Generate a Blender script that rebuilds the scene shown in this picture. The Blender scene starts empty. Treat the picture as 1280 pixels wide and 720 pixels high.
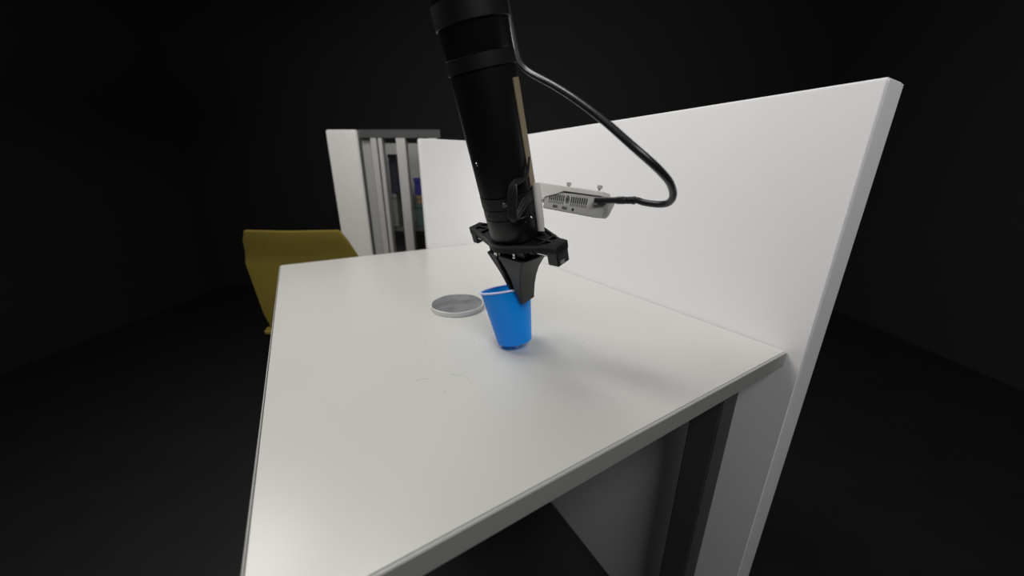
import bpy, bmesh, math, random
from mathutils import Vector as V, Matrix
random.seed(4)
SC = bpy.context.scene
COL = SC.collection

# ------------------------------------------------------------------ camera
FPX, PITCH, CAMH = 433.0, math.radians(18.5), 0.225        # focal length in px of the 1280 px frame
FW = V((0, math.cos(PITCH), -math.sin(PITCH)))
UP = V((0, math.sin(PITCH), math.cos(PITCH)))
RT = V((1, 0, 0))
CAM = V((0, 0, CAMH))
cd = bpy.data.cameras.new('camera')
cd.sensor_width = 36.0
cd.lens = 36.0 * FPX / 1280.0
cd.clip_start = 0.01
cd.dof.use_dof = True
cd.dof.focus_distance = 0.43
cd.dof.aperture_fstop = 3.4
cam = bpy.data.objects.new('camera', cd)
COL.objects.link(cam)
cam.location = CAM
cam.rotation_euler = (math.radians(90) - PITCH, 0, 0)
SC.camera = cam

# ------------------------------------------------------------------ world, lights, exposure
w = bpy.data.worlds.new('world'); SC.world = w
w.use_nodes = True
w.node_tree.nodes['Background'].inputs[0].default_value = (0.75, 0.8, 0.9, 1)
w.node_tree.nodes['Background'].inputs[1].default_value = 0.05
vs = SC.view_settings
vs.view_transform = 'Standard'; vs.look = 'None'; vs.gamma = 1.0; vs.use_curve_mapping = False
vs.exposure = 0.0

LAMPS = [  # location, aim, size x, size y, watts, colour  (unseen pendant LED panels; the last two added as fill)
    (V((-0.80, 0.62, 0.95)), V((0.05, 0.55, 0.0)), 0.50, 0.28, 5.3, (1.0, 0.97, 0.92)),
    (V((0.32, -0.60, 1.20)), V((0.0, 0.60, 0.1)), 0.70, 0.40, 11.5, (1.0, 0.98, 0.96)),  # added front fill for the bracket, camera and back wall
    (V((-0.38, 0.70, 1.30)), V((-0.14, 1.10, 0.25)), 0.60, 0.30, 8.5, (1.0, 0.98, 0.95)),  # added to brighten the back wall and the rack
]
def aim_matrix(loc, tgt):
    d = (tgt - loc).normalized()
    return d.to_track_quat('-Z', 'Y').to_matrix().to_4x4()
for loc, tgt, sx, sy, wt, colr in LAMPS:
    l = bpy.data.lights.new('lamp_light', 'AREA'); l.shape = 'RECTANGLE'
    l.size = sx; l.size_y = sy; l.energy = wt; l.color = colr
    o = bpy.data.objects.new('lamp_light', l); COL.objects.link(o)
    o.matrix_world = Matrix.Translation(loc) @ aim_matrix(loc, tgt)

# ------------------------------------------------------------------ helpers
def at(px, py, z):                                          # a point at a given depth; used to measure the place
    return CAM + z * (FW + RT * ((px - 640) / FPX) - UP * ((py - 360) / FPX))
def atY(px, py, y):
    d = FW + RT * ((px - 640) / FPX) - UP * ((py - 360) / FPX)
    return CAM + d * (y / d.y)
def tab(px, py, h=0.0):
    d = FW + RT * ((px - 640) / FPX) - UP * ((py - 360) / FPX)
    return CAM + d * ((h - CAMH) / d.z)

MATS = {}
def mat(name, col, rough=0.5, metal=0.0, noise=0.0, nscale=30.0, bump=0.0, spec=0.5, extra=None):
    if name in MATS: return MATS[name]
    m = bpy.data.materials.new(name); m.use_nodes = True
    nt = m.node_tree; p = nt.nodes['Principled BSDF']
    p.inputs['Base Color'].default_value = (*col, 1)
    p.inputs['Roughness'].default_value = rough
    p.inputs['Metallic'].default_value = metal
    p.inputs['Specular IOR Level'].default_value = spec
    if noise or bump:
        tc = nt.nodes.new('ShaderNodeTexCoord')
        nz = nt.nodes.new('ShaderNodeTexNoise'); nz.inputs['Scale'].default_value = nscale
        nz.inputs['Detail'].default_value = 5
        nt.links.new(tc.outputs['Object'], nz.inputs['Vector'])
        if noise:
            mx = nt.nodes.new('ShaderNodeMix'); mx.data_type = 'RGBA'
            mx.inputs['A'].default_value = (*[c * (1 - noise) for c in col], 1)
            mx.inputs['B'].default_value = (*[min(1, c * (1 + noise)) for c in col], 1)
            nt.links.new(nz.outputs['Fac'], mx.inputs['Factor'])
            nt.links.new(mx.outputs['Result'], p.inputs['Base Color'])
        if bump:
            b = nt.nodes.new('ShaderNodeBump'); b.inputs['Strength'].default_value = bump
            b.inputs['Distance'].default_value = 0.001
            nt.links.new(nz.outputs['Fac'], b.inputs['Height'])
            nt.links.new(b.outputs['Normal'], p.inputs['Normal'])
    if extra: extra(m, nt, p)
    MATS[name] = m
    return m

def tag(o, label=None, cat=None, group=None, kind=None):
    if label: o['label'] = label
    if cat: o['category'] = cat
    if group: o['group'] = group
    if kind: o['kind'] = kind
    return o
def empty(name, loc, label, cat, group=None):
    o = bpy.data.objects.new(name, None); COL.objects.link(o)
    o.empty_display_size = 0.05
    o.location = loc
    return tag(o, label, cat, group)
def rootloc(o):
    while o.parent: o = o.parent
    return o.location if o.type == 'EMPTY' else o.location

class MB:
    """collects shapes in world coordinates; build() links ONE mesh object"""
    def __init__(s): s.v = []; s.f = []; s.sm = []
    def add(s, vs, fs, smooth=False):
        n = len(s.v); s.v += [V(x) for x in vs]
        for f in fs: s.f.append([n + i for i in f]); s.sm.append(smooth)
        return s
    def hexa(s, p):                                         # 8 points: bottom 4, top 4
        return s.add(p, [(3, 2, 1, 0), (4, 5, 6, 7), (0, 1, 5, 4), (1, 2, 6, 5), (2, 3, 7, 6), (3, 0, 4, 7)])
    def box(s, c, X, Y, Z):                                 # centre, half vectors
        c, X, Y, Z = V(c), V(X), V(Y), V(Z)
        return s.hexa([c - X - Y - Z, c + X - Y - Z, c + X + Y - Z, c - X + Y - Z,
                       c - X - Y + Z, c + X - Y + Z, c + X + Y + Z, c - X + Y + Z])
    def aabb(s, x0, x1, y0, y1, z0, z1):
        return s.box(((x0 + x1) / 2, (y0 + y1) / 2, (z0 + z1) / 2), ((x1 - x0) / 2, 0, 0), (0, (y1 - y0) / 2, 0), (0, 0, (z1 - z0) / 2))
    def prism(s, poly, d):                                  # polygon (points) extruded by vector d
        n = len(poly); P = [V(p) for p in poly]; Q = [p + V(d) for p in P]
        return s.add(P + Q, [tuple(range(n))[::-1], tuple(range(n, 2 * n))] + [(i, (i + 1) % n, n + (i + 1) % n, n + i) for i in range(n)])
    def loft(s, rings, smooth=True, caps=True, closed=True):
        n = len(rings[0]); vs = [p for r in rings for p in r]; fs = []
        for k in range(len(rings) - 1):
            for i in range(n if closed else n - 1):
                j = (i + 1) % n
                fs.append((k * n + i, k * n + j, (k + 1) * n + j, (k + 1) * n + i))
        s.add(vs, fs, smooth)
        if caps and closed:
            s.add(rings[0], [tuple(range(n))[::-1]]); s.add(rings[-1], [tuple(range(n))])
        return s
    def lathe(s, o, ax, prof, n=48, smooth=True, caps=True, x=None):   # prof: (distance along ax, radius)
        o, ax = V(o), V(ax).normalized()
        x = (x or (V((0, 1, 0)) if abs(ax.y) < 0.9 else V((1, 0, 0))))
        x = (x - ax * x.dot(ax)).normalized(); y = ax.cross(x)
        rings = [[o + ax * d + (x * math.cos(2 * math.pi * i / n) + y * math.sin(2 * math.pi * i / n)) * r for i in range(n)] for d, r in prof]
        return s.loft(rings, smooth, caps)
    def tube(s, pts, r, n=10, caps=True):
        pts = [V(p) for p in pts]; rings = []; up = None
        for i, p in enumerate(pts):
            t = (pts[min(i + 1, len(pts) - 1)] - pts[max(i - 1, 0)]).normalized()
            if up is None: up = t.orthogonal().normalized()
            up = (up - t * up.dot(t)).normalized(); y = t.cross(up)
            rr = r[i] if isinstance(r, (list, tuple)) else r
            rings.append([p + (up * math.cos(2 * math.pi * k / n) + y * math.sin(2 * math.pi * k / n)) * rr for k in range(n)])
        return s.loft(rings, True, caps)
    def build(s, name, m, parent=None, bevel=0.0, seg=2, auto=True):
        org = rootloc(parent) if parent else V((0, 0, 0))
        me = bpy.data.meshes.new(name)
        me.from_pydata([tuple(v - org) for v in s.v], [], s.f); me.validate()
        bm = bmesh.new(); bm.from_mesh(me)
        bmesh.ops.remove_doubles(bm, verts=bm.verts, dist=1e-6)
        bmesh.ops.recalc_face_normals(bm, faces=bm.faces)
        if bevel:
            ed = [e for e in bm.edges if len(e.link_faces) == 2 and e.calc_face_angle(0) > 0.5]
            bmesh.ops.bevel(bm, geom=ed, offset=bevel, segments=seg, affect='EDGES', clamp_overlap=True)
        for f in bm.faces: f.smooth = True
        for e in bm.edges:
            if len(e.link_faces) == 2 and e.calc_face_angle(0) > 0.6: e.smooth = False
        bm.to_mesh(me); bm.free()
        me.materials.append(m)
        o = bpy.data.objects.new(name, me); COL.objects.link(o)
        if parent: o.parent = parent
        return o

def spline(pts, n=8):                                       # Catmull-Rom
    pts = [V(p) for p in pts]; out = []
    for i in range(len(pts) - 1):
        p0 = pts[max(i - 1, 0)]; p1 = pts[i]; p2 = pts[i + 1]; p3 = pts[min(i + 2, len(pts) - 1)]
        for k in range(n):
            t = k / n
            out.append(0.5 * ((2 * p1) + (p2 - p0) * t + (2 * p0 - 5 * p1 + 4 * p2 - p3) * t * t + (3 * p1 - p0 - 3 * p2 + p3) * t ** 3))
    out.append(pts[-1]); return out
def lerp_tab(tbl, u):
    for (u0, a0), (u1, a1) in zip(tbl, tbl[1:]):
        if u <= u1:
            k = (u - u0) / (u1 - u0); return a0 + (a1 - a0) * k
    return tbl[-1][1]

# ------------------------------------------------------------------ materials
M_TABLE = mat('white_laminate', (0.535, 0.535, 0.515), 0.28, noise=0.03, nscale=5, spec=0.45)
M_EDGE = mat('edge_band', (0.30, 0.30, 0.29), 0.5)
M_WALL = mat('white_paint', (0.87, 0.87, 0.885), 0.5, noise=0.02, nscale=6, bump=0.05)
M_FLOOR = mat('dark_epoxy_floor', (0.020, 0.020, 0.021), 0.45, noise=0.25, nscale=8)
M_ROOM = mat('charcoal_paint', (0.022, 0.022, 0.023), 0.8, noise=0.1, nscale=4)
M_CEIL = mat('ceiling_paint', (0.25, 0.25, 0.25), 0.9, noise=0.05)
M_BLACK = mat('black_plastic', (0.0075, 0.0078, 0.0095), 0.42, noise=0.15, nscale=60, bump=0.04)
M_ARM = mat('black_anodised', (0.0048, 0.005, 0.0068), 0.36, noise=0.15, nscale=40, spec=0.4)
M_RUB = mat('black_cable', (0.016, 0.016, 0.020), 0.36)
M_STEEL = mat('steel', (0.62, 0.62, 0.63), 0.25, 1.0, noise=0.06)
M_WHITEP = mat('white_printed_plastic', (0.74, 0.73, 0.70), 0.55, noise=0.04, nscale=200, bump=0.1)
M_CAMB = mat('silver_camera_shell', (0.50, 0.50, 0.485), 0.45, metal=0.15, noise=0.03, nscale=200)
M_DARK = mat('dark_print', (0.02, 0.02, 0.02), 0.6, noise=0.05)
M_TAN = mat('tan_tape', (0.27, 0.215, 0.135), 0.6, noise=0.1)
M_ALU = mat('brushed_aluminium', (0.58, 0.57, 0.56), 0.45, 0.3, noise=0.05)
M_GREY = mat('grey_panel', (0.34, 0.34, 0.335), 0.6, noise=0.08, nscale=5)
M_DGREY = mat('dark_grey_panel', (0.06, 0.062, 0.062), 0.6, noise=0.2, nscale=6)
M_WPOST = mat('white_powder_coat', (0.80, 0.79, 0.77), 0.5, noise=0.03)
M_YEL = mat('mustard_plastic', (0.30, 0.23, 0.045), 0.5, noise=0.08)
M_LAMP = mat('lamp_housing', (0.5, 0.5, 0.5), 0.4, noise=0.03)
def cup_nodes(m, nt, p):
    out = nt.nodes['Material Output']
    tr = nt.nodes.new('ShaderNodeBsdfTranslucent'); tr.inputs['Color'].default_value = (0.03, 0.72, 1.0, 1)
    mx = nt.nodes.new('ShaderNodeMixShader'); mx.inputs[0].default_value = 0.5
    nt.links.new(p.outputs[0], mx.inputs[1]); nt.links.new(tr.outputs[0], mx.inputs[2])
    nt.links.new(mx.outputs[0], out.inputs[0])
M_CUP = mat('blue_plastic', (0.007, 0.36, 1.0), 0.28, noise=0.08, nscale=18, extra=cup_nodes)
M_RIM = mat('pale_blue_rim', (0.55, 0.61, 0.88), 0.3, noise=0.03)
def disc_nodes(m, nt, p):
    tc = nt.nodes.new('ShaderNodeTexCoord')
    n1 = nt.nodes.new('ShaderNodeTexNoise'); n1.inputs['Scale'].default_value = 38; n1.inputs['Detail'].default_value = 6
    cr = nt.nodes.new('ShaderNodeValToRGB')
    cr.color_ramp.elements[0].position = 0.32; cr.color_ramp.elements[0].color = (0.10, 0.10, 0.105, 1)
    cr.color_ramp.elements[1].position = 0.68; cr.color_ramp.elements[1].color = (0.21, 0.215, 0.225, 1)
    nt.links.new(tc.outputs['Object'], n1.inputs['Vector']); nt.links.new(n1.outputs['Fac'], cr.inputs[0])
    nt.links.new(cr.outputs[0], p.inputs['Base Color'])
M_DISC = mat('grey_mottled_pad', (0.2, 0.2, 0.2), 0.7, bump=0.2, extra=disc_nodes)
M_DISCW = mat('white_disc', (0.66, 0.66, 0.64), 0.45, noise=0.02)

# ------------------------------------------------------------------ the bench's ground plan, measured on the photograph
CORNER = tab(607, 303); CORNER.z = 0
dB = V((-0.449, 0.940, 0)) - CORNER; dB.normalize()         # along the back edge, to the left
dS = V((0.285, 0.568, 0)) - CORNER
dS = (dS - dB * dS.dot(dB)).normalized()                    # along the right wall, towards the viewer
TW, TD = 0.585, 0.875                                       # bench width and depth
def bench(k, s, z=0.0): return CORNER + dB * k + dS * s + V((0, 0, z))

# ------------------------------------------------------------------ setting
FL, CE = -0.75, 1.95
X0, X1, Y0, Y1 = -2.6, 2.4, -1.8, 3.0
def struct(name, mb, m, **k): return tag(mb.build(name, m, **k), kind='structure')
struct('floor', MB().aabb(X0, X1, Y0, Y1, FL - 0.05, FL), M_FLOOR)
struct('ceiling', MB().aabb(X0, X1, Y0, Y1, CE, CE + 0.05), M_CEIL)
struct('wall_far', MB().aabb(X0, X1, Y1, Y1 + 0.05, FL, CE), M_ROOM)
struct('wall_front', MB().aabb(X0, X1, Y0 - 0.05, Y0, FL, CE), M_ROOM)
struct('wall_left', MB().aabb(X0 - 0.05, X0, Y0, Y1, FL, CE), M_ROOM)
struct('wall_side', MB().aabb(X1, X1 + 0.05, Y0, Y1, FL, CE), M_ROOM)
WH = 0.315                                                  # the white half-height walls behind the bench
PANEL_K = (tab(535.2, 311.3) - CORNER).dot(dB)
up3 = V((0, 0, WH - FL))
struct('wall_back', MB().prism([bench(-0.05, -0.001, FL), bench(PANEL_K, -0.001, FL), bench(PANEL_K, -0.019, FL), bench(-0.05, -0.019, FL)], up3), M_WALL, bevel=0.002)
struct('wall_right', MB().prism([bench(-0.001, 0, FL), bench(-0.001, TD + 0.02, FL), bench(-0.05, TD + 0.02, FL), bench(-0.05, 0, FL)], up3), M_WALL, bevel=0.002)

# ------------------------------------------------------------------ workbench
tb = empty('workbench', bench(TW / 2, TD / 2, FL), 'white laminate workbench under the robot gripper and blue cup', 'table')
top = MB().prism([bench(0, 0, -0.025), bench(TW, 0, -0.025), bench(TW, TD, -0.025), bench(0, TD, -0.025)], (0, 0, 0.025)).build('tabletop', M_TABLE, tb, bevel=0.0015)
band = MB()
for p, q in ((bench(TW + .001, 0), bench(TW + .001, TD)), (bench(0, TD + .001), bench(TW, TD + .001))):
    n = (q - p).normalized().cross(V((0, 0, 1)))
    band.prism([p + V((0, 0, -.022)), q + V((0, 0, -.022)), q + V((0, 0, -.002)), p + V((0, 0, -.002))], n * 0.0012)
band.build('edge_band', M_EDGE, tb)
for k, s in ((0.05, 0.05), (TW - 0.05, 0.05), (0.05, TD - 0.05), (TW - 0.05, TD - 0.05)):
    c = bench(k, s)
    MB().box((c.x, c.y, (FL - 0.025) / 2), dB * 0.02, dS * 0.02, (0, 0, (-0.025 - FL) / 2)).build('leg', M_DGREY, tb, bevel=0.002)
fr = MB()
for s in (0.05, TD - 0.05):
    fr.box(bench(TW / 2, s, -0.05), dB * (TW / 2 - 0.07), dS * 0.012, (0, 0, 0.024))
for k in (0.05, TW - 0.05):
    fr.box(bench(k, TD / 2, -0.05), dB * 0.012, dS * (TD / 2 - 0.07), (0, 0, 0.024))
fr.build('frame', M_DGREY, tb)
M_SCR = mat('scratch', (0.40, 0.40, 0.39), 0.6); M_SPK = mat('speck', (0.06, 0.06, 0.06), 0.7)
def mark(name, pix, r, m):
    MB().tube([tab(x, y) + V((0, 0, 0.00003)) for x, y in pix], r, 6).build(name, m, tb)
for pix in ([(520, 476), (527, 474), (536, 473.5)], [(577, 466), (583, 472), (590, 479.5)], [(566, 468.5), (576, 469.5)], [(578, 463.5), (583, 464.5)]):
    mark('scratch', pix, 0.00022, M_SCR)
for (x, y) in ((592.5, 427.3), (531.5, 428), (565, 468), (555.5, 489.5), (728.5, 427.5)):
    p = tab(x, y); MB().lathe(p - V((0, 0, 0.0002)), (0, 0, 1), [(0, .0006), (.0004, .0005), (.0006, .0002)], 8).build('speck', M_SPK, tb)

# ------------------------------------------------------------------ robot frame
def frame(tilt, fa):
    a = V((math.tan(math.radians(tilt)), math.tan(math.radians(fa)), -1)).normalized()
    e1 = a.cross(V((0, -1, 0))).normalized()
    if e1.x < 0: e1 = -e1
    e2 = a.cross(e1)
    if e2.y > 0: e2 = -e2
    return a, e1, e2
A, E1, E2 = frame(11.5, 12)                                 # A: down the arm, E1: right, E2: towards the viewer
PH = math.radians(49)
B = E1 * math.cos(PH) + E2 * math.sin(PH)                   # along the gripper rail
Cc = E1 * math.sin(PH) - E2 * math.cos(PH)
O = at(645, 292.5, 0.395)
def G(s, t, u): return O + (B * s + Cc * t + A * u) * 0.001
def S(al, u, r=29.2): return O + (E1 * math.cos(math.radians(al)) + E2 * math.sin(math.radians(al))) * (r * .001) + A * (u * .001)
def pol(al): return E1 * math.cos(math.radians(al)) + E2 * math.sin(math.radians(al))

ELB = O - A * 0.47
arm = empty('industrial_robot', ELB * 1.0 + V((0, 0, CE - ELB.z)), 'black cylindrical robot arm wrist reaching down above the blue cup', 'robot arm')
MB().lathe(O, -A, [(0, 28.3e-3), (.0015, 29.2e-3), (.0262, 29.2e-3), (.0268, 28.7e-3), (.0275, 28.7e-3)], 72).build('tool_flange', M_ARM, arm)
MB().lathe(O, -A, [(.0275, 28.7e-3), (.0278, 29.4e-3), (.0372, 29.4e-3), (.0376, 28.8e-3), (.0384, 28.8e-3)], 72).build('collar', M_BLACK, arm)
MB().lathe(O, -A, [(.0384, 28.8e-3), (.0387, 29.9e-3), (.0500, 29.9e-3), (.0503, 28.6e-3), (.0515, 28.6e-3)], 72).build('clamp_ring', M_BLACK, arm)
MB().lathe(O, -A, [(.0515, 28.6e-3), (.0518, 29.7e-3), (.160, 30.6e-3), (.161, 29.6e-3)], 72).build('wrist_housing', M_ARM, arm)
MB().lathe(O, -A, [(.161, 29.8e-3), (.1615, 31.5e-3), (.172, 31.5e-3), (.1725, 30e-3)], 72).build('collar', M_BLACK, arm)
MB().lathe(O, -A, [(.1725, 30.2e-3), (.174, 31e-3), (.47, 32.5e-3)], 72).build('forearm', M_ARM, arm)
MB().lathe(ELB - E1 * 0.055, E1, [(0, .030), (.004, .038), (.106, .038), (.110, .030)], 56).build('elbow_joint', M_ARM, arm)
MB().lathe(ELB, (0, 0, 1), [(0, .034), (CE - .06 - ELB.z, .045)], 56).build('upper_arm', M_ARM, arm)
MB().lathe(V((ELB.x, ELB.y, CE - .06)), (0, 0, 1), [(0, .08), (.005, .085), (.05, .085), (.0595, .09)], 56).build('mount_base', M_BLACK, arm)
def screw(parent, p, n, r, h, m=M_STEEL, name='screw'):
    n = V(n).normalized(); mb = MB()
    mb.lathe(p, n, [(-.001, r * .9), (h * .6, r), (h, r * .8), (h, r * .45), (h * .45, r * .42)], 20)
    return mb.build(name, m, parent)
screw(arm, S(99, -44, 29.7), pol(99), .0026, .0016)
screw(arm, S(20, -43.5, 29.7), pol(20), .0024, .0016)
screw(arm, S(140, -86, 30.2), pol(140), .0015, .0010)
for al, u in ((146, -31.5), (115, -31), (150, -54)):        # dark sunk screws
    screw(arm, S(al, u, 29.0), pol(al), .0020, .0009, M_RUB, 'set_screw')
screw(arm, S(62, -20, 29.0), pol(62), .0015, .0006, M_BLACK, 'set_screw')
screw(arm, S(47, -23, 29.0), pol(47), .0012, .0006, M_STEEL, 'set_screw')
# tan tape strip on the right flank
rings = []
for u in (-54, -70, -90, -110, -130, -150):
    rings.append([S(al, u, 30.9 - (u + 54) * .006) for al in (36, 27, 17, 8, -2, -11)] + [S(al, u, 30.0 - (u + 54) * .006) for al in (-11, -2, 8, 17, 27, 36)])
MB().loft(rings).build('tape_strip', M_TAN, arm)
# looped ribbon of wires
for k in range(5):
    o = k * 2.5
    px = [(661.5, 196 + o * .3, .338), (660.5 - o * .15, 214, .340), (657 - o * .1, 222.6 + o * .12, .339), (650, 224 + o * .45, .336), (643 + o * .2, 225.5 + o * .55, .333), (637.5 + o * .75, 232, .332), (635.4 + o, 243, .333),
          (634.8 + o, 258, .336), (635.6 + o, 269, .338), (638.6 + o * .9, 275 - o * .1, .340), (643.2 + o * .35, 276.8 - o * .75, .341), (647.6 - o * .05, 272.5 - o * .9, .342), (654 - o * .25, 262.5 - o, .346), (660 - o * .1, 254 - o * .9, .351), (666 + o * .1, 249 - o * .3, .362), (669, 248.5, .372)]
    MB().tube(spline([at(*p) for p in px], 6), .00095, 8).build('ribbon_wire', M_RUB, arm)
# strap where the camera cable joins the arm again
MB().lathe(O, -A, [(.1950, 31.0e-3), (.1952, 32.6e-3), (.2110, 32.7e-3), (.2112, 31.1e-3)], 56, caps=False).build('cable_strap', M_BLACK, arm)

# camera bracket: rounded leg and an arm over the camera
cl = at(680.5, 249.3, 0.398); crr = at(757.5, 259.5, 0.352)
Lx = (crr - cl); CLEN = Lx.length; Lx.normalize()
vimg = (-RT * 0.0 * 1 + RT * -0.16 - UP * 1.0 + FW * 0.22)
Vd = (vimg - Lx * vimg.dot(Lx)).normalized()                # down along the camera's back
Nn = Lx.cross(Vd).normalized()
if Nn.dot(CAM - cl) < 0: Nn = -Nn                           # towards the viewer
br = MB()
legp = [(669.6, 230.5, .358), (671.2, 244, .362), (673.2, 262, .369), (675.0, 276, .375), (676.0, 290, .381)]
rr = []
for i, (x, y, z) in enumerate(legp):
    c = at(x, y, z); hx = 0.0046 if i else 0.0044
    if i == 4: hx = .0042
    lat = RT * hx; dep = FW * 0.006
    rr.append([c + lat * math.cos(q) * (1 if abs(math.cos(q)) < .9 else 1) + dep * math.sin(q) for q in [2 * math.pi * j / 16 for j in range(16)]])
br.loft(rr)
bracket_leg = br.build('bracket_leg', M_WHITEP, arm, bevel=0.0)
def camp(l, v, n): return cl + Lx * l + Vd * v + Nn * n      # camera frame: along, down, towards viewer (metres)
HV = 0.0098                                                  # half height of the back face
plate = MB()
zt = -HV - 0.0026
prof = [(-.0135, zt - .0062), (.0005, zt - .0055), (CLEN - .006, zt - .0028), (CLEN - .006, zt + .0024), (.024, zt + .0014), (.016, zt + .0052), (.002, zt + .0095), (-.0045, zt + .016), (-.0135, zt + .014)]
plate.prism([camp(l, v, .0008) for l, v in prof], Nn * -0.019)
b_arm = plate.build('bracket_arm', M_WHITEP, arm, bevel=.0008)
for l in (.026, CLEN - .0135):
    p = camp(l, zt - .0036, -.004)
    MB().lathe(p, -Vd, [(-.003, .0014), (.0022, .0014), (.0022, .0027), (.0052, .0027), (.0056, .0022)], 20).build('thumb_screw', M_ALU, b_arm)

# ------------------------------------------------------------------ depth camera
dc = empty('depth_camera', camp(CLEN / 2, HV, -.011), 'silver grey depth camera with vent slots on a white bracket', 'camera')
sh = MB(); rings = []
for l, kk in ((0.0, .96), (.0008, .99), (.002, 1), (CLEN - .006, 1), (CLEN - .002, .985), (CLEN - .0006, .96), (CLEN, .92)):
    h0, h1, d = -HV * kk, HV * (1.0 + .22 * l / CLEN) * kk, .0215
    ring = [camp(l, h0, -.0005), camp(l, h0 + .002, .0), camp(l, h1 - .0008, 0), camp(l, h1 - .0002, -.0006), camp(l, h1 - .0002, -.005), camp(l, h1 - .001, -d + .003), camp(l, h1 - .004, -d), camp(l, h0 + .004, -d), camp(l, h0 + .001, -d + .003), camp(l, h0, -.004)]
    if l > CLEN - .007:
        ring = [q - Lx * (.0058 * ((q - cl).dot(Vd) + HV) / (2 * HV)) for q in ring]
    rings.append(ring)
c_body = sh.loft(rings).build('camera_body', M_CAMB, dc)
def slot(l, v, w_, h_, name='vent_slot', m=M_DARK, n=.00012):
    MB().box(camp(l, v, n), Lx * w_ / 2, Vd * h_ / 2, Nn * .0002).build(name, m, c_body)
x0 = .0070; VP = .00262
for i in range(8): slot(x0 + i * VP, -.0040, .0012, .0064)
for i in range(8): slot(x0 + .0285 + i * VP, -.0036, .0012, .0064)
M_CAMB2 = mat('slot_shadow_grey', (0.14, 0.14, 0.135), 0.6)
for i in range(8): slot(x0 + i * VP, .0011, .0009, .0024, 'small_slot', M_CAMB2)
for i in range(8): slot(x0 + .0285 + i * VP, .0016, .0009, .0024, 'small_slot', M_CAMB2)
ov = MB(); c0 = camp(x0 + .0234, -.0034, 0)
ov.add([c0 + Nn * .0002 + Lx * .0026 * math.cos(q) + Vd * .0044 * math.sin(q) for q in [math.pi * j / 12 for j in range(24)]] +
       [c0 - Nn * .0004 + Lx * .0026 * math.cos(q) + Vd * .0044 * math.sin(q) for q in [math.pi * j / 12 for j in range(24)]],
       [tuple(range(24))] + [(i, (i + 1) % 24, 24 + (i + 1) % 24, 24 + i) for i in range(24)])
ovo = ov.build('screw_well', M_CAMB2, dc)
MB().lathe(c0 + Nn * .0001, Nn, [(0, .0013), (.0003, .0012), (.0003, .0005)], 16).build('well_screw', M_DARK, ovo)
# small printed lines (too small to read in the photograph) and a square mark
for l, v, w_ in ((.0150, .0046, .0040), (.0182, .0047, .0014), (.0162, .0062, .0064), (.0272, .0052, .0038), (.0306, .0053, .0014), (.0286, .0068, .0060)):
    slot(l, v, w_, .0008, 'print_line', M_DARK, .0001)
slot(.0392, .0066, .0026, .0026, 'print_mark', M_DARK, .0001)
# socket recess for the plug
rec = MB()
pl0 = CLEN - .0150
rec.box(camp(CLEN - .0085, -.0048, .0002), Lx * .0070, Vd * .0042, Nn * .0006)
rec.build('socket_surround', M_CAMB, dc, bevel=.0004)

# ------------------------------------------------------------------ usb cable
uc = empty('camera_cable', camp(CLEN, 0, 0.003), 'black braided cable plugged into the depth camera and arching upwards', 'cable')
p0 = camp(CLEN - .0120, -.0056, .0040); dz0 = .358
pe = at(791, 250.5, .338)
pd = (pe - p0).normalized()
ps = pd.cross(UP).normalized(); pu = ps.cross(pd).normalized()
pr = []
def rrect(c, hw, hh): return [c + ps * hw * (abs(math.cos(q)) ** .6) * (1 if math.cos(q) > 0 else -1) + pu * hh * (abs(math.sin(q)) ** .6) * (1 if math.sin(q) > 0 else -1) for q in [2 * math.pi * (j + .5) / 16 for j in range(16)]]
PL = (pe - p0).length
for k, hw, hh in ((0, .0024, .0026), (.04, .0028, .0031), (.55, .0028, .0030), (.60, .0033, .0036), (.78, .0034, .0037), (.80, .0028, .0030), (.84, .0026, .0028)):
    pr.append(rrect(p0 + pd * PL * k, hw, hh))
MB().loft(pr).build('plug', M_RUB, uc)
sr = MB()
for k in range(4): sr.lathe(p0 + pd * PL * (.80 + k * .055), pd, [(0, .0028), (.0003, .0036), (.0016, .0036), (.0019, .0026)], 20)
sr.lathe(p0 + pd * PL * .98, pd, [(0, .0030), (.0004, .0039), (.0030, .0039), (.0034, .0028)], 20)
sr.build('strain_relief', M_RUB, uc)
cp = [pe - pd * .004, pe + pd * .004] + [at(*q) for q in ((805, 253.2, .332), (822, 255.4, .322), (834, 254.2, .312), (840.4, 248, .302), (841, 238.5, .292), (836.5, 227, .280), (827, 215.5, .270), (814, 203, .264), (790, 182, .266), (756, 152, .280), (722, 126, .298), (694, 108, .316), (672, 96, .332), (659, 88, .342), (650, 78, .346), (645.5, 62, .347), (641, 40, .350), (633, 0, .357), (625, -40, .364))]
cable = MB().tube(spline(cp, 8), .0031, 14).build('cable_jacket', M_RUB, uc)

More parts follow.
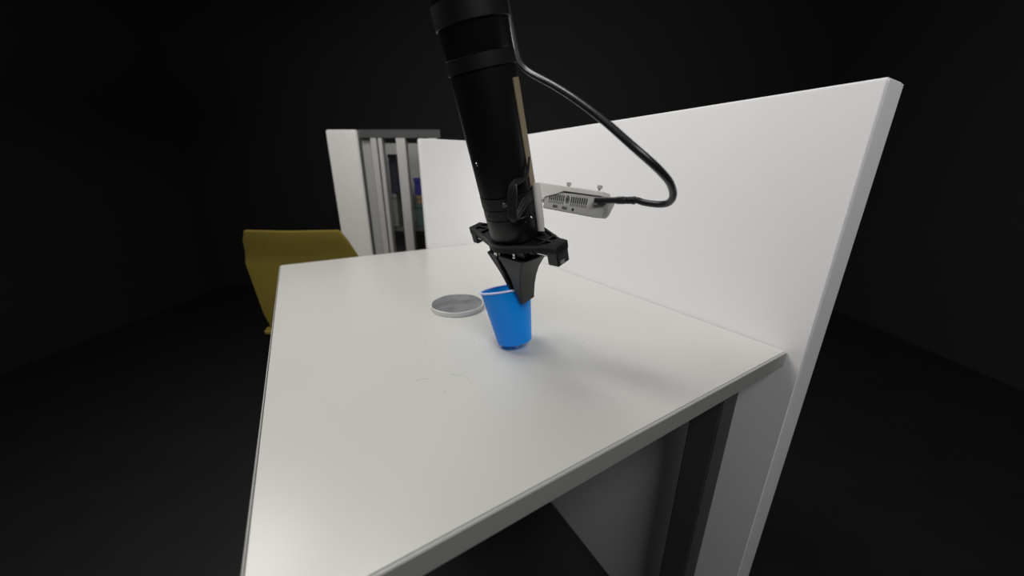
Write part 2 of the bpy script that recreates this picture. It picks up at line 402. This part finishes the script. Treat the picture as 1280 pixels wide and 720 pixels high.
# ------------------------------------------------------------------ gripper
gr = empty('robot_gripper', G(0, 0, 0), 'black two finger gripper with wide rail plate pinching the blue cup', 'gripper')
def outline():
    pts = []
    R0 = 33.0
    left, right = -79, 68
    pts += [(left, -9), (-68, -9.5)]
    for q in range(232, 309, 7): pts.append((R0 * math.cos(math.radians(q)) * 1.0 + 1, R0 * math.sin(math.radians(q))))
    pts += [(57, -10.5), (right, -9.5), (right, 8.5), (57, 9.5)]
    for q in range(52, 129, 7): pts.append((R0 * math.cos(math.radians(q)) * 1.0 + 1, R0 * math.sin(math.radians(q))))
    pts += [(-68, 9.5), (left, 9)]
    return pts
OL = outline()
bplate = MB().prism([G(s, t, 2.2) for s, t in OL], A * .0058).build('base_plate', M_BLACK, gr)
rim = MB(); n = len(OL)
def inset(poly, d):
    out = []
    for i in range(len(poly)):
        p, q, r_ = V((*poly[i - 1], 0)), V((*poly[i], 0)), V((*poly[(i + 1) % len(poly)], 0))
        e = (q - p).normalized(); g = (r_ - q).normalized()
        nn = (V((-e.y, e.x, 0)) + V((-g.y, g.x, 0))).normalized()
        k = d / max(.5, nn.dot(V((-e.y, e.x, 0))))
        out.append((q.x + nn.x * k, q.y + nn.y * k))
    return out
IN = inset(OL, 2.6)
rings = [[G(s, t, 8.0) for s, t in OL], [G(s, t, -.6) for s, t in OL], [G(s, t, -.6) for s, t in IN], [G(s, t, 2.6) for s, t in IN]]
rim.loft(rings, caps=False)
rim.build('edge_rib', M_BLACK, bplate)
for s0, s1 in ((-77, -29), (30, 66)):
    rb = MB().box(G((s0 + s1) / 2, 0, 1.2), B * (s1 - s0) / 2000, Cc * .0013, A * .0018)
    rb.build('centre_rib', M_BLACK, bplate)
for s, wdt in ((-50, 15), (46, 15)):
    rb = MB().box(G(s, 0, 1.2), B * .0012, Cc * wdt / 1000, A * .0018)
    rb.build('cross_rib', M_BLACK, bplate)
MB().prism([G(s, t, 8.0 - 8.6) for s, t in ((54, -10.7), (68, -9.5), (68, 8.5), (54, 9.7))], A * .0232).build('end_block', M_BLACK, gr, bevel=.0012)
MB().prism([G(s, t, -.6) for s, t in ((-79, -9), (-68, -9.3), (-68, 9.3), (-79, 9))], A * .0215).build('end_block', M_BLACK, gr, bevel=.0012)
MB().box(G(68.05, -3, 18.8), B * .0003, Cc * .0032, A * .0022).build('end_label', mat('grey_label', (0.22, 0.22, 0.23), .4), gr)
for t in (-6, 6):
    MB().tube([G(-67, t, 13), G(57, t, 13)], .0022, 14).build('guide_rod', M_STEEL, gr)
# fingers: sections along u (depth below the plate); near side t0, far side t1
def finger(rows, name='finger'):
    rings = []
    for (u, oN, oF, iN, iF, t0, t1) in rows:
        rings.append([G(oN, t0, u), G(oN + (oF - oN) * .5 + (oN - iN) * .04, (t0 + t1) / 2, u), G(oF, t1, u), G(iF, t1, u), G((iN + iF) / 2, (t0 + t1) / 2, u), G(iN, t0, u)])
    return MB().loft(rings, smooth=False).build(name, M_BLACK, gr, bevel=.0010, seg=3)
rightf = [  # u, outer near s, outer far s, inner near s, inner far s, t near, t far
    (21.0, 26.5, 36, -15.5, -6, -20.5, 9),
    (25.0, 24.0, 33, -16.5, -6, -20.5, 8.5),
    (31.0, 20.5, 28, -12.5, -5, -20.2, 8),
    (40.0, 16.0, 21.5, -8.3, -4, -19.5, 7.2),
    (52.0, 11.5, 15.5, -5.2, -3, -18.5, 6.6),
    (66.0, 7.4, 10.0, -4.2, -2.4, -17.4, 6.2),
    (80.0, 4.6, 6.2, -2.6, -1.8, -16.4, 5.8),
    (88.5, 3.0, 4.2, -1.6, -1.2, -15.8, 5.6)]
leftf = [
    (21.0, -19.5, -19, -37.5, -40, -20.5, 9),
    (27.0, -19.0, -18, -33.5, -37, -20.3, 8.5),
    (34.0, -17.5, -16, -29.0, -32, -20.0, 8),
    (44.0, -15.0, -14, -23.2, -26, -19.4, 7),
    (56.0, -12.8, -12, -18.2, -20, -18.6, 6.4),
    (66.0, -11.6, -10.8, -15.8, -16.5, -17.6, 6.0),
    (78.0, -10.9, -9.9, -14.4, -14.6, -14.5, 3.0),
    (86.0, -10.4, -9.6, -13.8, -13.8, -12.5, 1.0)]
f1 = finger(rightf); f2 = finger(leftf)
for s0, s1, fo in ((-14, 26, f1), (-38, -19, f2)):
    MB().box(G((s0 + s1) / 2, -5, 17), B * (s1 - s0) / 2100, Cc * .010, A * .0045).build('carriage', M_BLACK, gr, bevel=.001)
for s, t, fo in ((9, -15.5, f1), (24, -4, f1), (-22, -17, f1)):
    MB().lathe(G(s, t, 21.5), -A, [(-.002, .0034), (.0026, .0034), (.0026, .0024), (.0062, .0024), (.0066, .0017)], 18).build('finger_bolt', M_STEEL, fo)

# ------------------------------------------------------------------ cup
ca, _, _ = frame(10, -11)
CT = at(632, 360.5, 0.460); CH = 0.0755; RR = 0.0336; RB = 0.0226
cu = empty('plastic_cup', CT + ca * CH, 'tilted translucent blue plastic cup held by the gripper fingers', 'cup')
def cr_(k): return RR + (RB - RR) * k
prof = [(0, RR), (CH * .93, cr_(.93)), (CH * .965, cr_(.965) - .0006), (CH * .985, cr_(1) - .0030), (CH * .985, .006), (CH * .978, .002),
        (CH * .972, .006), (CH * .965, cr_(1) - .0040), (CH * .94, cr_(.94) - .0016), (CH * .92, cr_(.92) - .0008), (0, RR - .0008)]
MB().lathe(CT, ca, prof, 64, caps=False).build('cup_body', M_CUP, cu)
bead = MB(); rings = []
cx = V((1, 0, 0)); cx = (cx - ca * cx.dot(ca)).normalized(); cy = ca.cross(cx)
for i in range(72):
    q = 2 * math.pi * i / 72; d = cx * math.cos(q) + cy * math.sin(q)
    rings.append([CT + d * (RR + .0006 + .0017 * math.cos(p)) + ca * (.0015 * math.sin(p)) for p in [2 * math.pi * j / 10 for j in range(10)]])
rings.append(rings[0])
bead.loft(rings, caps=False).build('rim', M_RIM, cu)

# ------------------------------------------------------------------ round disc
DC = tab(571.8, 384.2); DR = 0.0455; DHh = 0.0085
di = empty('round_disc', DC, 'round white disc with mottled grey top lying left of the blue cup', 'disc')
MB().lathe(DC, (0, 0, 1), [(0, DR - .0006), (.0008, DR), (DHh - .0008, DR), (DHh, DR - .0006), (DHh, DR - .004)], 72).build('disc_body', M_DISCW, di)
pts = []
for i in range(60):
    q = 2 * math.pi * i / 60
    r = DR - .0010 - .0011 * abs(math.sin(q * 2.5 + .6)) + .0004 * math.sin(q * 7)
    pts.append(DC + V((r * math.cos(q), r * math.sin(q), DHh - .0002)))
MB().prism(pts, (0, 0, .0007)).build('grey_pad', M_DISC, di)

# ------------------------------------------------------------------ equipment rack behind the bench, seen past the wall's end
YR = 1.55
def xr(px, y=YR): return atY(px, 262, y).x
RTOP = 0.36
rk = empty('equipment_rack', (xr(495), YR + .15, FL), 'grey aluminium frame rack with upright posts beyond the bench', 'rack')
def post(name, p0, p1, m, dep=0.04, y=YR):
    mb = MB(); x0_, x1_ = xr(p0, y), xr(p1, y)
    mb.aabb(x0_, x1_, y, y + dep, FL, RTOP)
    return mb.build(name, m, rk, bevel=.002)
post('post', 473, 480, M_ALU); post('slot_strip', 479.6, 482.4, M_DGREY, .03, YR + .012); post('post', 482, 486.5, M_ALU)
post('post', 503, 514, M_ALU)
post('post', 541, 552, M_ALU)
post('side_panel', 461.5, 473.5, M_GREY, .012, YR + .02)
post('dark_gap_strip', 456.5, 462, M_DGREY, .03, YR + .012)  # strip fills the gap beside the pillar; its darkness is put into the colour
MB().aabb(xr(461), xr(556), YR + .30, YR + .31, FL, RTOP).build('back_panel', M_GREY, rk)
MB().aabb(xr(461), xr(556), YR, YR + .04, RTOP - .001, RTOP + .03).build('top_rail', M_DGREY, rk)
for z in (-0.60, -0.27, -0.02):
    MB().aabb(xr(486), xr(553), YR + .045, YR + .30, z - .012, z).build('shelf', M_DGREY, rk)
def carton(name, p0, p1, z0, z1, y, col, label, cat, d=.09):
    m = mat(name + '_paint', col, .5, noise=.06)
    x0_, x1_ = xr(p0, y), xr(p1, y)
    e = empty(name, ((x0_ + x1_) / 2, y + d / 2, z0), label, cat)
    MB().aabb(x0_ + .002, x1_ - .002, y + .002, y + d - .002, z0, z1 - .02).build('body', m, e, bevel=.003)
    MB().aabb(x0_, x1_, y, y + d, z1 - .02, z1).build('lid', m, e, bevel=.003)
YS = YR + .09
carton('storage_box', 487.5, 497, -.02, .13, YS, (.22, .22, .21), 'dull grey box on the rack shelf between two posts', 'box')
carton('instrument_case', 491, 501, .13, .30, YS, (.022, .023, .04), 'black case stacked on the grey box in the rack', 'case')
carton('parts_box', 497.5, 504, -.02, .06, YS + .1, (.02, .02, .03), 'small black box behind the middle rack post', 'box', .06)
carton('teal_box', 519, 529.5, -.02, .085, YS, (.07, .12, .115), 'dull teal box low on the rack beside white wall', 'box')
carton('orange_box', 522, 529.5, .085, .125, YS + .01, (.26, .18, .09), 'small brown orange box on top of the teal box', 'box', .07)
carton('blue_box', 519.5, 529.5, .125, .20, YS + .005, (.022, .03, .17), 'dark blue box topmost of the stack by the wall', 'box', .08)
# white pillar left of the rack
pl = MB().aabb(xr(422), xr(458), YR, YR + .12, FL, RTOP + .03).build('trim_1', M_WPOST, bevel=.004)
tag(pl, kind='structure')

# ------------------------------------------------------------------ mustard chair
YC = 1.12
cr0 = atY(447.5, 322, YC); cr1 = atY(437, 288, YC)
ch = empty('plastic_chair', (cr0.x - .20, YC + .18, FL), 'mustard yellow plastic chair standing behind the left end of bench', 'chair')
ztop = cr1.z; sw = 0.20
rings = []
xc = cr0.x - .185
for z, hw, dy in ((FL + .42, .17, .02), (FL + .50, .185, .012), (cr0.z - .02, .195, 0), (cr0.z + .02, .180, -.008), (cr1.z - .03, .168, -.022), (cr1.z + .005, .150, -.03)):
    rings.append([V((xc - hw, YC + dy, z)), V((xc, YC + dy - .02, z)), V((xc + hw, YC + dy, z)), V((xc + hw, YC + dy + .012, z)), V((xc, YC + dy - .006, z)), V((xc - hw, YC + dy + .012, z))])
MB().loft(rings).build('backrest', M_YEL, ch, bevel=.003)
MB().aabb(xc - .2, xc + .2, YC + .01, YC + .40, FL + .415, FL + .44).build('seat', M_YEL, ch, bevel=.008)
for sx in (-.17, .17):
    for yy in (YC + .04, YC + .36):
        MB().tube([(xc + sx, yy, FL + .42), (xc + sx * 1.12, yy + (.02 if yy > YC + .2 else -.02), FL)], .012, 12).build('leg', M_DGREY, ch)

# ------------------------------------------------------------------ unseen lamp fixtures, the last two added as fill (they hold the area lights set at the top)
M_DIFF = mat('lamp_diffuser', (0.8, 0.8, 0.8), .6)
names = [('unseen_lamp', 'white pendant panel lamp hanging left of the bench'), ('unseen_lamp', 'long unseen panel lamp added as fill in front of the bench'), ('unseen_lamp', 'unseen panel lamp added as fill over the back of the bench')]
for (loc, tgt, sx, sy, wt, colr), (nm, lb) in zip(LAMPS, names):
    m4 = aim_matrix(loc, tgt); X = m4.col[0].xyz; Y = m4.col[1].xyz; Z = m4.col[2].xyz
    e = empty(nm, (loc.x, loc.y, CE), lb, 'lamp')
    MB().box(loc + Z * .017, X * (sx / 2 + .015), Y * (sy / 2 + .015), Z * .012).build('housing', M_LAMP, e, bevel=.003)
    for k in (-1, 1):
        q = loc + Z * .025 + X * (sx * .4 * k)
        MB().tube([q, (q.x, q.y, CE)], .0015, 8).build('suspension_wire', M_STEEL, e)
